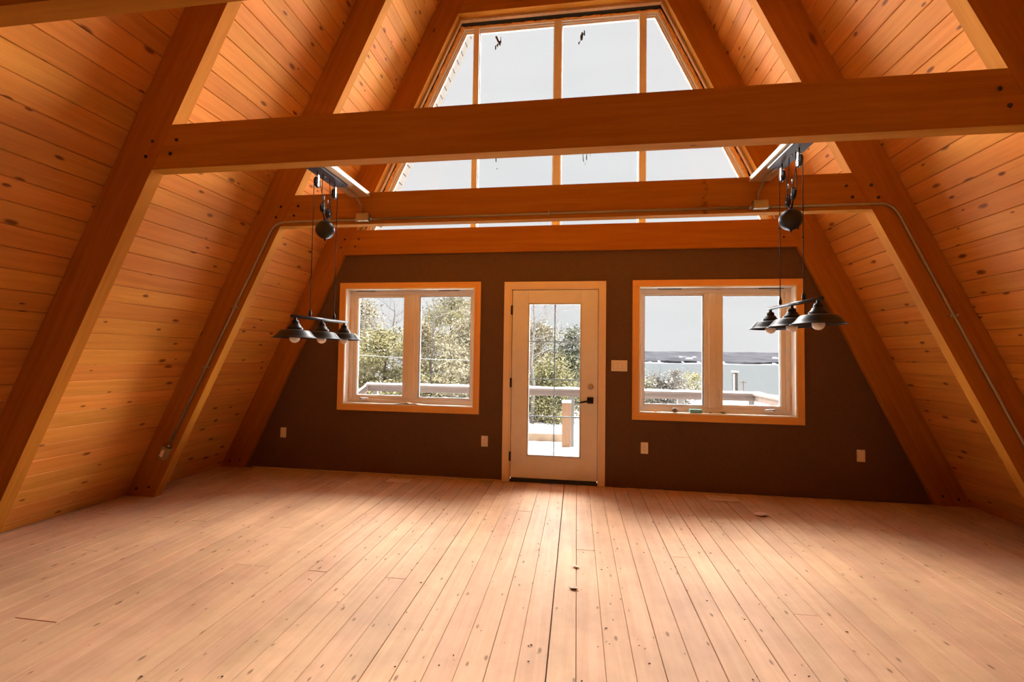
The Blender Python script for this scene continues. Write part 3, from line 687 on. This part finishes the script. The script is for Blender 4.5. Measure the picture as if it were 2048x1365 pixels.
# ------------------------------------------------------------------ small things on the sills and floor
ZS = WZ0+.0142
def single(name, mb, mat, label, cat, group=None, **k):
    o = add(name, mb, mat, None, **k); o['label'] = label; o['category'] = cat
    if group: o['group'] = group
    return o
rs = random.Random(21)
mb = MB(); n = 12; vs = []; fs = []
for i in range(n+1):
    for j in range(4):
        u = i/n; vs.append((-1.78+.32*u, -.012+.030*j+(.012*math.sin(u*9)), ZS+.001+abs(math.sin(u*7+j))*.010*(1-abs(u-.5))+(.012 if i in (5, 6) else 0)))
for i in range(n):
    for j in range(3): fs.append((i*4+j, (i+1)*4+j, (i+1)*4+j+1, i*4+j+1))
mb.add(vs, fs); p = [(v[0], v[1], v[2]+.0008) for v in vs]; mb.add(p, [f[::-1] for f in fs])
single('paper_sheet', mb, 'paper', 'crumpled white paper strip lying on the left window sill', 'paper')
sz = lambda px, py, y: (at(px, py, Y=y).x, y)
xo, yo = sz(1311, 826, .02); mb = MB().blob((xo, yo, ZS+.011), (.017, .012, .011), 6, .12, rs); single('earplug', mb, 'orange', 'small orange plastic bit on the right window sill', 'plastic bit')
xo, yo = sz(1326, 827, .02); mb = MB().add([(xo-.03, yo-.008, ZS+.001), (xo+.03, yo-.004, ZS+.001), (xo+.028, yo+.012, ZS+.006), (xo-.02, yo+.01, ZS+.010), (xo-.03, yo-.008, ZS+.0002), (xo+.03, yo-.004, ZS+.0002), (xo+.028, yo+.012, ZS+.005), (xo-.02, yo+.01, ZS+.009)], [(0, 1, 2, 3), (7, 6, 5, 4), (0, 4, 5, 1), (1, 5, 6, 2), (2, 6, 7, 3), (3, 7, 4, 0)])
single('paper_scrap', mb, 'paper', 'white paper scrap beside the orange bit on the right sill', 'paper')
xo, yo = sz(1349, 824, .03); single('pebble', MB().blob((xo, yo, ZS+.024), (.030, .026, .024), 9, .10, rs), 'stone', 'dark grey pebble standing on the right window sill', 'pebble')
xo, yo = sz(1391, 825, .035)
t = thing('teal_dish', (xo, yo, ZS), 'small teal glass dish on the right window sill', 'dish')
mb = MB()
for (z0_, z1_, h) in ((0, .006, .058), (.006, .034, .060)):
    cbox(mb, (xo-h, yo-.022, ZS+z0_), (xo+h, yo+.022, ZS+z1_), .004)
add('dish_body', mb, 'teal', t)
for z_ in (.012, .022, .032): add('rib', cbox(MB(), (xo-.062, yo-.024, ZS+z_), (xo+.062, yo+.024, ZS+z_+.004), .001), 'teal', t)
xo, yo = sz(1447, 829, .03); single('pebble', MB().blob((xo, yo, ZS+.012), (.028, .018, .012), 7, .2, rs), 'moss', 'small mossy pebble on the right window sill, under the middle mullion', 'pebble')
xo, yo = sz(1421, 828, .04); single('pebble', MB().blob((xo, yo, ZS+.006), (.012, .010, .006), 6, .2, rs), 'stone', 'tiny dark pebble between the teal dish and the mossy pebble', 'pebble')
# floor litter
def crumple(x, y, r, h, mat, name, label, cat, seed):
    q = random.Random(seed); b = MB().blob((x, y, h*.5+.0012), (r, r*.7, h*.5), 7, .35, q)
    for f in range(len(b.sm)): b.sm[f] = False
    for i, v in enumerate(b.v): v.z = max(v.z, .0012)
    single(name, b, mat, label, cat)
crumple(1.819, -.645, .048, .028, 'clear', 'plastic_wrapper', 'crumpled clear plastic wrapper on the floor near the right window', 'wrapper', 1)
crumple(.246, -1.868, .020, .008, 'lumber', 'wood_shaving', 'pale wood shaving on the floor, farther from the camera', 'shaving', 2)
crumple(.232, -2.139, .022, .009, 'lumber', 'wood_shaving', 'pale curled wood shaving on the floor, nearer the camera', 'shaving', 3)
mb = MB(); rc = random.Random(9)
for i in range(150):
    x = rc.gauss(.3, 1.0); y = -rc.uniform(.6, 3.3)
    if abs(x) > 3.2: continue
    r = rc.uniform(.0013, .0042); mb.blob((x, y, .0008+r*.5), (r*rc.uniform(1, 2.2), r, r*.55), 3, .3, rc)
o = single('floor_crumbs', mb, 'speck', 'dark crumbs and grit scattered over the plank floor', 'grit'); o['kind'] = 'stuff'

# ================================================================== outside
# roof overhang seen through the tall window
for s in (-1, 1):
    sf = struct('trim_%d' % (1 if s < 0 else 2), (XC+s*2, .9, 4), 'pale boarded roof overhang outside the gable, %s side' % SIDE[s], 'trim')
    nrm = Vector((-s, 0, -T)).normalized(); up = Vector((-s*T, 0, 1)).normalized()
    z = 1.806
    while z < 5.9:
        p0 = Vector((XC+s*xout(z), 0, z)); p1 = Vector((XC+s*xout(z+DZ), 0, z+DZ)); e_, c_, th_ = .004, .006, .03
        prof = [p0+up*(e_+c_), p0+up*e_-nrm*c_, p0+up*e_-nrm*th_, p1-up*e_-nrm*th_, p1-up*e_-nrm*c_, p1-up*(e_+c_)]
        add('soffit_board', MB().prism([q+Vector((0, .151, 0)) for q in prof], (0, .80, 0)), 'soffit', sf); z += DZ
    add('fascia', MB().prism([(XC+s*xout(-.2), 0.951, -.2), (XC+s*.0, 0.951, A_OUT/T), (XC+s*.0, 0.951, A_OUT/T+.45), (XC+s*(xout(-.2)+.2), 0.951, -.2)], (0, .04, 0)), 'soffit', sf)
    add('roof_deck', MB().prism([(XC+s*(xout(-.2)+.04), .151, -.2), (XC+s*.0, .151, A_OUT/T+.085), (XC+s*.0, .151, A_OUT/T+.3), (XC+s*(xout(-.2)+.15), .151, -.2)], (0, .799, 0)), 'dark', sf)
add('foundation', MB().box((-3.7, REAR, -3), (3.7, .14, -.061)), 'sheath', None, kind='structure', label='foundation below the room', category='foundation')

def ground_z(x, y):
    t = min(1, max(0, (y-9)/60)); q = min(1, max(0, (x-1.5)/7)) * min(1, max(0, (y-3.5)/5))
    zl = -1.05 - .9*t*t*(3-2*t) - 13.5*min(1, max(0, (y-40)/60))
    zr = -4.2 - 3.0*min(1, max(0, (y-15)/30)) - 9*min(1, max(0, (y-40)/50))
    return zl*(1-q)+zr*q
mb = MB(); nx, ny = 60, 50; vs = []; fs = []
rg2 = random.Random(31)
for j in range(ny+1):
    y = .2 + 115*(j/ny)**2
    for i in range(nx+1):
        x = (-90+180*i/nx)*(.25+.75*j/ny)
        vs.append((x, y, ground_z(x, y)+rg2.uniform(-.05, .05)))
for j in range(ny):
    for i in range(nx): fs.append((j*(nx+1)+i, j*(nx+1)+i+1, (j+1)*(nx+1)+i+1, (j+1)*(nx+1)+i))
mb.add(vs, fs, 0, True)
o = add('snowy_ground', mb, 'snow'); o['kind'] = 'structure'; o['label'] = 'snow covered ground sloping towards the lake'; o['category'] = 'ground'
o = add('lake', MB().add([(-3000, 70, -15), (3000, 70, -15), (3000, 1900, -15), (-3000, 1900, -15)], [(0, 1, 2, 3)]), 'lake'); o['kind'] = 'structure'; o['label'] = 'calm grey lake beyond the deck'; o['category'] = 'lake'
mb = MB(); vs = []; fs = []; rh = random.Random(14); n = 260
hh = lambda x, a: 10*math.sin(x/420+1)+6*math.sin(x/170+a)+3*math.sin(x/61+2*a)
for i in range(n+1):
    x = -2600+5600*i/n
    for k, (y, h) in enumerate(((1690+16*math.sin(x/140)+8*math.sin(x/47), -15.2), (1700+16*math.sin(x/140), -6+rh.uniform(-2, 2)), (1790, 2+.2*hh(x, 1)+rh.uniform(-1.5, 1.5)), (1980, 17+.35*hh(x, 2)+rh.uniform(-1.2, 1.2)), (2250, 36+.22*hh(x, 3)+rh.uniform(-.8, .8)), (2500, 20))): vs.append((x, y, h))
for i in range(n):
    for k in range(5): fs.append((i*6+k, (i+1)*6+k, (i+1)*6+k+1, i*6+k+1))
mb.add(vs, fs)
o = add('far_hills', mb, 'hills'); o['kind'] = 'structure'; o['label'] = 'low wooded hills along the far lake shore'; o['category'] = 'hills'

mb = MB(); vs = []; fs = []
for i in range(n+1):
    x = -2600+5600*i/n; y = 1672+16*math.sin(x/140)+8*math.sin(x/47)
    vs += [(x, y, -14.9), (x, y+4, -14.9+max(.3, 1.6+1.5*math.sin(x/33)+rh.uniform(-1, 1)))]
for i in range(n): fs.append((2*i, 2*i+2, 2*i+3, 2*i+1))
mb.add(vs, fs)
for px, py, wd, hg, Y in ((1378, 717, 14, 2.2, 1850), (1361, 714.5, 4, 1, 1900), (1388, 714.5, 6, 1, 1900), (1318, 723, 4, 2, 1730), (1397, 724.5, 5, 2, 1730), (1550, 716, 10, 1.5, 1850), (1300, 724.5, 5, 2, 1730), (1446, 725, 4, 2, 1730), (1548, 727.5, 4, 2, 1730), (1365, 724.5, 3, 1.5, 1730)):
    a_, b_ = at(px-wd/2, py+hg/2, Y=Y-70), at(px+wd/2, py-hg/2, Y=Y-55)
    mb.add([(a_.x, a_.y, a_.z), (b_.x, a_.y, a_.z), (b_.x-(b_.x-a_.x)*.2, b_.y, b_.z), (a_.x+(b_.x-a_.x)*.3, b_.y, b_.z)], [(0, 1, 2, 3)])
o = add('shore_snow', mb, 'snow'); o['kind'] = 'structure'; o['label'] = 'thin white line of ice and snow along the far shore'; o['category'] = 'shore'
# deck and railing
dk = struct('deck', (0, 1.5, -.14), 'snow covered deck outside the door', 'deck')
for i in range(20):
    x = -3.3+i*.33; add('deck_board', MB().box((x+.003, .16, -.22), (x+.327, 2.80, -.165)), 'timber', dk)
mb = MB(); vs = []; fs = []; nx, ny = 44, 18
for j in range(ny+1):
    for i in range(nx+1):
        ed = min(1, min(i, nx-i, j, ny-j)/2)
        vs.append((-3.3+6.6*i/nx, .16+2.66*j/ny, -.163+.05*ed+rg2.uniform(-.006, .006)))
for j in range(ny):
    for i in range(nx): fs.append((j*(nx+1)+i, j*(nx+1)+i+1, (j+1)*(nx+1)+i+1, (j+1)*(nx+1)+i))
mb.add(vs, fs, 0, True); add('deck_snow', mb, 'snow', dk)
YR = 2.74; ZR = .815
cl = at(738, 773, Y=YR).x; crx = at(1510, 782, Y=YR).x
rl = thing('deck_railing', (0, YR, -.16), 'weathered wooden deck railing capped with snow', 'railing')
add('top_rail', cbox(MB(), (cl, YR-.02, ZR-.125), (crx, YR+.02, ZR-.03), .004), 'rail', rl)
add('cap_rail', cbox(MB(), (cl-.02, YR-.07, ZR-.03), (crx+.06, YR+.07, ZR-.002), .004), 'rail', rl)
def snowcap(a, b, wdt, h, par, name='snow_cap'):
    A, B = Vector(a), Vector(b); d = (B-A); n = max(4, int(d.length/.12)); sd = Vector((-d.y, d.x, 0)).normalized()*wdt/2
    vs = []; fs = []
    for i in range(n+1):
        p = A.lerp(B, i/n); q = h*rg2.uniform(.75, 1.2)
        for (o_, k_) in ((-1, 0), (-.95, .6), (-.4, 1), (.4, 1), (.95, .6), (1, 0)): vs.append(p+sd*o_+Vector((0, 0, q*k_)))
    for i in range(n):
        for k in range(5): fs.append((i*6+k, i*6+k+1, (i+1)*6+k+1, (i+1)*6+k))
    return add(name, MB().add(vs, fs, 0, True), 'snow', par)
snowcap((cl-.02, YR, ZR-.003), (crx+.06, YR, ZR-.003), .13, .028, rl)
add('return_rail', cbox(MB(), (crx-.02, .2, ZR-.125), (crx+.02, YR-.02, ZR-.03), .004), 'rail', rl)
add('cap_rail', cbox(MB(), (crx-.06, .2, ZR-.03), (crx+.07, YR-.07, ZR-.002), .004), 'rail', rl)
snowcap((crx, .2, ZR-.003), (crx, YR-.06, ZR-.003), .12, .03, rl)
for x in (cl+.10, -1.04, .02+at(1141, 820, Y=YR+.06).x, 1.9, crx-.04):
    add('rail_post', cbox(MB(), (x-.042, YR+.022, -.50), (x+.042, YR+.10, ZR-.035), .004), 'greypost', rl)
add('rail_post', cbox(MB(), (crx-.06, YR-.75, -.2), (crx+.02, YR-.67, ZR-.13), .004), 'greypost', rl)
add('brace', MB().tube([(crx-.01, YR-.70, .15), (crx-.01, YR-1.5, -.14)], .03, 4), 'greypost', rl)
add('stair_rail', MB().prism([(cl, YR-.05, ZR-.12), (cl, YR-.05, ZR-.02), (cl-1.5, YR-.05, ZR-1.15), (cl-1.5, YR-.05, ZR-1.25)], (0, .09, 0)), 'rail', rl)
snowcap((cl-.02, YR-.005, ZR-.03), (cl-1.5, YR-.005, ZR-1.15), .11, .06, rl)
np_ = at(1132.5, 892, Z=-.12); np_.y = min(np_.y, YR-.225)
t = thing('newel_post', (np_.x, np_.y, -.118), 'thick square wooden post on the deck outside the door glass', 'post')
ztp = at(1131, 806, Y=np_.y).z
add('post_body', cbox(MB(), (np_.x-.070, np_.y-.0, -.16), (np_.x+.070, np_.y+.14, ztp), .006), 'post', t)
snowcap((np_.x-.075, np_.y+.07, ztp-.002), (np_.x+.075, np_.y+.07, ztp-.002), .15, .035, t)

# timber edging and path outside the door
y_t = 7.9
t = thing('retaining_timber', (-1.2, y_t, -1.1), 'long tan timber edging in the snow beyond the deck', 'timber')
zt_ = at(1090, 868, Y=y_t).z; zb2 = at(1090, 879, Y=y_t).z
add('timber_beam', cbox(MB(), (-7, y_t, zb2-.1), (at(1127, 872, Y=y_t).x, y_t+.2, zt_), .01), 'timber', t)
snowcap((-7, y_t+.1, zt_-.005), (at(1127, 872, Y=y_t).x, y_t+.1, zt_-.005), .14, .008, t)

# ------------------------------------------------------------------ trees
def conifer(px, ptop, Y, half, label, leaf, seed, base=None, n=5200, snow=.015, cover=1.0, cat='tree', name='cedar_tree', size=.095):
    q = random.Random(seed); top = at(px, ptop, Y=Y); bz = ground_z(top.x, Y) if base is None else base
    H = top.z-bz; x, y = top.x, Y
    t = thing(name, (x, y, bz), label, cat, 'trees outside the windows')
    path = []; k = 7
    for i in range(k+1): path.append((x+q.uniform(-.04, .04), y+q.uniform(-.04, .04), bz-.1+H*.96*i/k))
    add('trunk', MB().tube(path, [max(.012, .02*H*(1-i/k)+.012) for i in range(k+1)], 6), 'bark_dark', t)
    mb = MB(); br = MB()
    nb = int(26+H*7)
    n = int(n*3.0); half *= 1.35; per = max(6, int(n/nb))
    for b in range(nb):
        f = (q.random()**1.25)*.98+.01                    # height fraction
        R_ = half*(1-f)**.62*q.uniform(.7, 1.12)*min(1, f*5+.75)
        an = q.uniform(0, 2*math.pi)
        z0 = bz+H*f
        tip = Vector((x+R_*math.cos(an), y+R_*math.sin(an), z0+R_*q.uniform(-.18, .30)))
        st = Vector((x, y, z0))
        br.tube([st, st.lerp(tip, .6)+Vector((0, 0, -.03*R_)), tip], [.016, .009, .004], 3, caps=False)
        for i in range(per):
            u = q.random()**.55; sp = .10+.26*u*min(1, half)
            c = st.lerp(tip, u)+Vector((q.gauss(0, sp), q.gauss(0, sp), q.gauss(0, sp*.55)))
            l = size*q.uniform(.6, 1.7); wd = l*q.uniform(.25, .5)
            d = ((tip-st).normalized()*.6+Vector((q.gauss(0, 1), q.gauss(0, 1), q.gauss(.1, .9)))).normalized()
            e = d.cross(Vector((q.gauss(0, 1), q.gauss(0, 1), q.gauss(0, 1)))).normalized()
            mb.add([c-d*l*.5, c+e*wd*.5, c+d*l*.5, c-e*wd*.5], [(0, 1, 2, 3)], 1 if q.random() < snow else 0)
    add('branches', br, 'bark', t)
    o = add('foliage', mb, [leaf, 'snow'], t); o['kind'] = 'stuff'
    return t
def bare(px, ptop, Y, spread, label, seed, mat='bark', name='bare_tree', base=None, depth=5, cat='tree'):
    q = random.Random(seed); top = at(px, ptop, Y=Y); bz = ground_z(top.x, Y) if base is None else base; H = top.z-bz
    t = thing(name, (top.x, Y, bz), label, cat, 'trees outside the windows')
    tr = MB(); tw = MB()
    pts = [Vector((top.x+q.uniform(-.06, .06), Y+q.uniform(-.06, .06), bz-.1+H*i/8)) for i in range(9)]
    tr.tube(pts, [.012*H*(1-i/8.6)+.006 for i in range(9)], 7)
    def limb(p, d, L, r, lv):
        P = [p]; c = p.copy(); dd = d.copy()
        for i in range(4):
            dd = (dd+Vector((q.gauss(0, .14), q.gauss(0, .14), q.gauss(.05, .12)))).normalized(); c = c+dd*L/4; P.append(c.copy())
        tw.tube(P, [r, r*.8, r*.6, r*.45, r*.3], 4 if lv > 2 else 3, caps=False)
        if lv <= 0: return
        for k in range(q.choice((2, 3, 3, 4))):
            u = q.uniform(.3, 1); i = min(3, int(u*4)); b = P[i].lerp(P[i+1], u*4-i)
            nd = (dd+Vector((q.gauss(0, .6), q.gauss(0, .6), q.gauss(.1, .5)))).normalized(); limb(b, nd, L*q.uniform(.45, .72), r*.55, lv-1)
    for k in range(26):
        f = q.uniform(.22, .98); i = min(7, int(f*8)); b = pts[i].lerp(pts[i+1], f*8-i); an = q.uniform(0, 6.283)
        limb(b, Vector((math.cos(an), math.sin(an), q.uniform(.15, .8))).normalized(), spread*(1-.55*f)*q.uniform(.6, 1.1), .006*H*(1-f*.75)*.5+.004, 3)
    add('trunk', tr, mat, t); o = add('twigs', tw, mat, t); o['kind'] = 'stuff'
    return t
conifer(722, 602, 15.5, 1.5, 'pale olive cedar at the left edge of the left window', 'leaf_c', 101, n=6500)
conifer(772, 668, 11.0, 1.7, 'broad low olive cedar behind the left window railing', 'leaf_a', 102, n=7500)
bare(790, 598, 17, 1.6, 'thin bare tree rising above the cedars in the left window', 103, 'bark_dark')
bare(730, 590, 11.0, 2.0, 'pale bare tree with arching twigs at the left window edge', 113, 'bark')
conifer(838, 650, 12.5, 1.4, 'tan cedar at the left of the left window, inner pane', 'leaf_c', 104, n=6000)
conifer(905, 556, 16.0, 1.9, 'tall yellow green cedar filling the inner pane of the left window', 'leaf_a', 105, n=11000)
conifer(958, 590, 11.5, 1.7, 'cedar behind the wall between the left window and the door', 'leaf_c', 106, n=7000)
bare(868, 545, 12.0, 1.9, 'pale bare tree in front of the tall cedar in the left window', 107, 'bark')
conifer(630, 600, 11.0, 1.9, 'cedar beyond the left window edge', 'leaf_a', 108, n=5000)
conifer(1074, 652, 15.5, 1.35, 'tan cedar in the left half of the door glass', 'leaf_c', 109, n=6500)
conifer(1100, 712, 12.3, .9, 'small yellow green cedar low in the door glass', 'leaf_a', 110, n=5000)
conifer(1146, 664, 17.5, 1.4, 'dark green cedar in the right half of the door glass', 'leaf_b', 111, n=7500, snow=.04)
bare(1068, 520, 11.2, 2.0, 'tall pale birch with drooping twigs in the door glass', 112, 'bark')
bare(1176, 660, 13, 1.5, 'low bare shrub right of the door glass', 114, 'bark', 'bare_shrub', cat='shrub')
conifer(1215, 680, 14.0, 1.7, 'dark cedar behind the wall right of the door', 'leaf_b', 115, n=5000, snow=.04)
for i, (px, pt, Y, h_, lf, nm) in enumerate(((1308, 752, 33, 1.0, 'leaf_d', 'slim snowy shrub at the left of the right window'), (1350, 743, 37, 1.1, 'leaf_d', 'taller dark shrub in the middle of the right window, left pane'),
        (1387, 750, 30, 1.1, 'leaf_a', 'round olive shrub beside the middle mullion of the right window'), (1333, 768, 14.5, .9, 'leaf_d', 'low frosted shrub just above the railing in the right window'), (1318, 786, 16, 1.0, 'leaf_d', 'low dark shrub seen below the railing in the right window'), (1280, 766, 17, 1.1, 'leaf_a', 'frosted shrub hidden by the right window edge'))):
    conifer(px, pt, Y, h_*1.25, nm, lf, 200+i, n=4200, snow=.07, cat='shrub', name='frosted_shrub', size=.11)
for i, (px, pt, Y) in enumerate(((1320, 741, 29), (1366, 744, 34), (1298, 757, 25), (1342, 757, 15.5))):
    bare(px, pt, Y, 1.9, ('thin bare sapling among the frosted shrubs, left one', 'thin bare sapling among the frosted shrubs, right one', 'bare sapling at the left jamb of the right window', 'low bare sapling nearest the railing in the right window')[i], 230+i, 'bark_dark', 'bare_sapling')
# ------------------------------------------------------------------ neighbour's roof, chimney, utility pole, wire
YH = 20.
pr = at(1372, 793, Y=YH); pe = at(1345, 808, Y=YH-3.2); zr_, xr_ = pr.z, pr.x; xe_ = pe.x
hs = thing('neighbour_house', (xr_+5, YH, ground_z(8, 20)), 'snow covered roof of a low house beyond the right railing', 'house')
ze_ = at(1345, 812, Y=YH-3.2).z
add('roof', MB().prism([(xr_, YH, zr_), (xr_, YH, zr_-.16), (xr_, YH-3.6, ze_-.35), (xr_, YH-3.6, ze_-.19)], (11, 0, 0)), 'snow', hs)
add('roof', MB().prism([(xr_, YH+.001, zr_), (xr_, YH+.001, zr_-.16), (xr_, YH+3.6, ze_-.35), (xr_, YH+3.6, ze_-.19)], (11, 0, 0)), 'snow', hs)
add('wall', MB().prism([(xr_+.3, YH-3.2, ze_-.35), (xr_+.3, YH+3.2, ze_-.35), (xr_+.3, YH, zr_-.2)], (10.4, 0, 0)).box((xr_+.3, YH-3.2, -6), (xr_+10.7, YH+3.2, ze_-.35)), 'housewall', hs)
c0 = at(1470, 745, Y=YH+.4); 
ch = add('chimney', cbox(MB(), (c0.x-.11, YH+.30, zr_-.4), (c0.x+.11, YH+.55, c0.z), .01), 'brick', hs)
add('chimney_snow', cbox(MB(), (c0.x-.14, YH+.27, c0.z+.001), (c0.x+.14, YH+.58, c0.z+.06), .02), 'snow', ch)
add('side_snow', cbox(MB(), (c0.x-.112, YH+.285, zr_-.2), (c0.x-.045, YH+.299, c0.z-.10), .004), 'snow', ch)
u0 = at(1486, 762, Y=70.)
up_ = thing('utility_pole', (u0.x, 70, -15), 'distant utility pole with crossarm in the right window', 'pole')
add('pole', MB().tube([(u0.x, 70, -15.3), (u0.x, 70, u0.z)], .12, 6), 'bark_dark', up_)
add('crossarm', MB().box((u0.x-.5, 69.85, u0.z-.32), (u0.x+.5, 69.88, u0.z-.2)), 'bark_dark', up_)
a, b = at(700, 709, Y=9.5), at(1010, 722, Y=9.5)
single('overhead_wire', MB().tube([a.lerp(b, i/10)-Vector((0, 0, .05*math.sin(math.pi*i/10))) for i in range(11)], 0.003, 5), 'snow', 'snow coated wire crossing in front of the trees', 'wire')
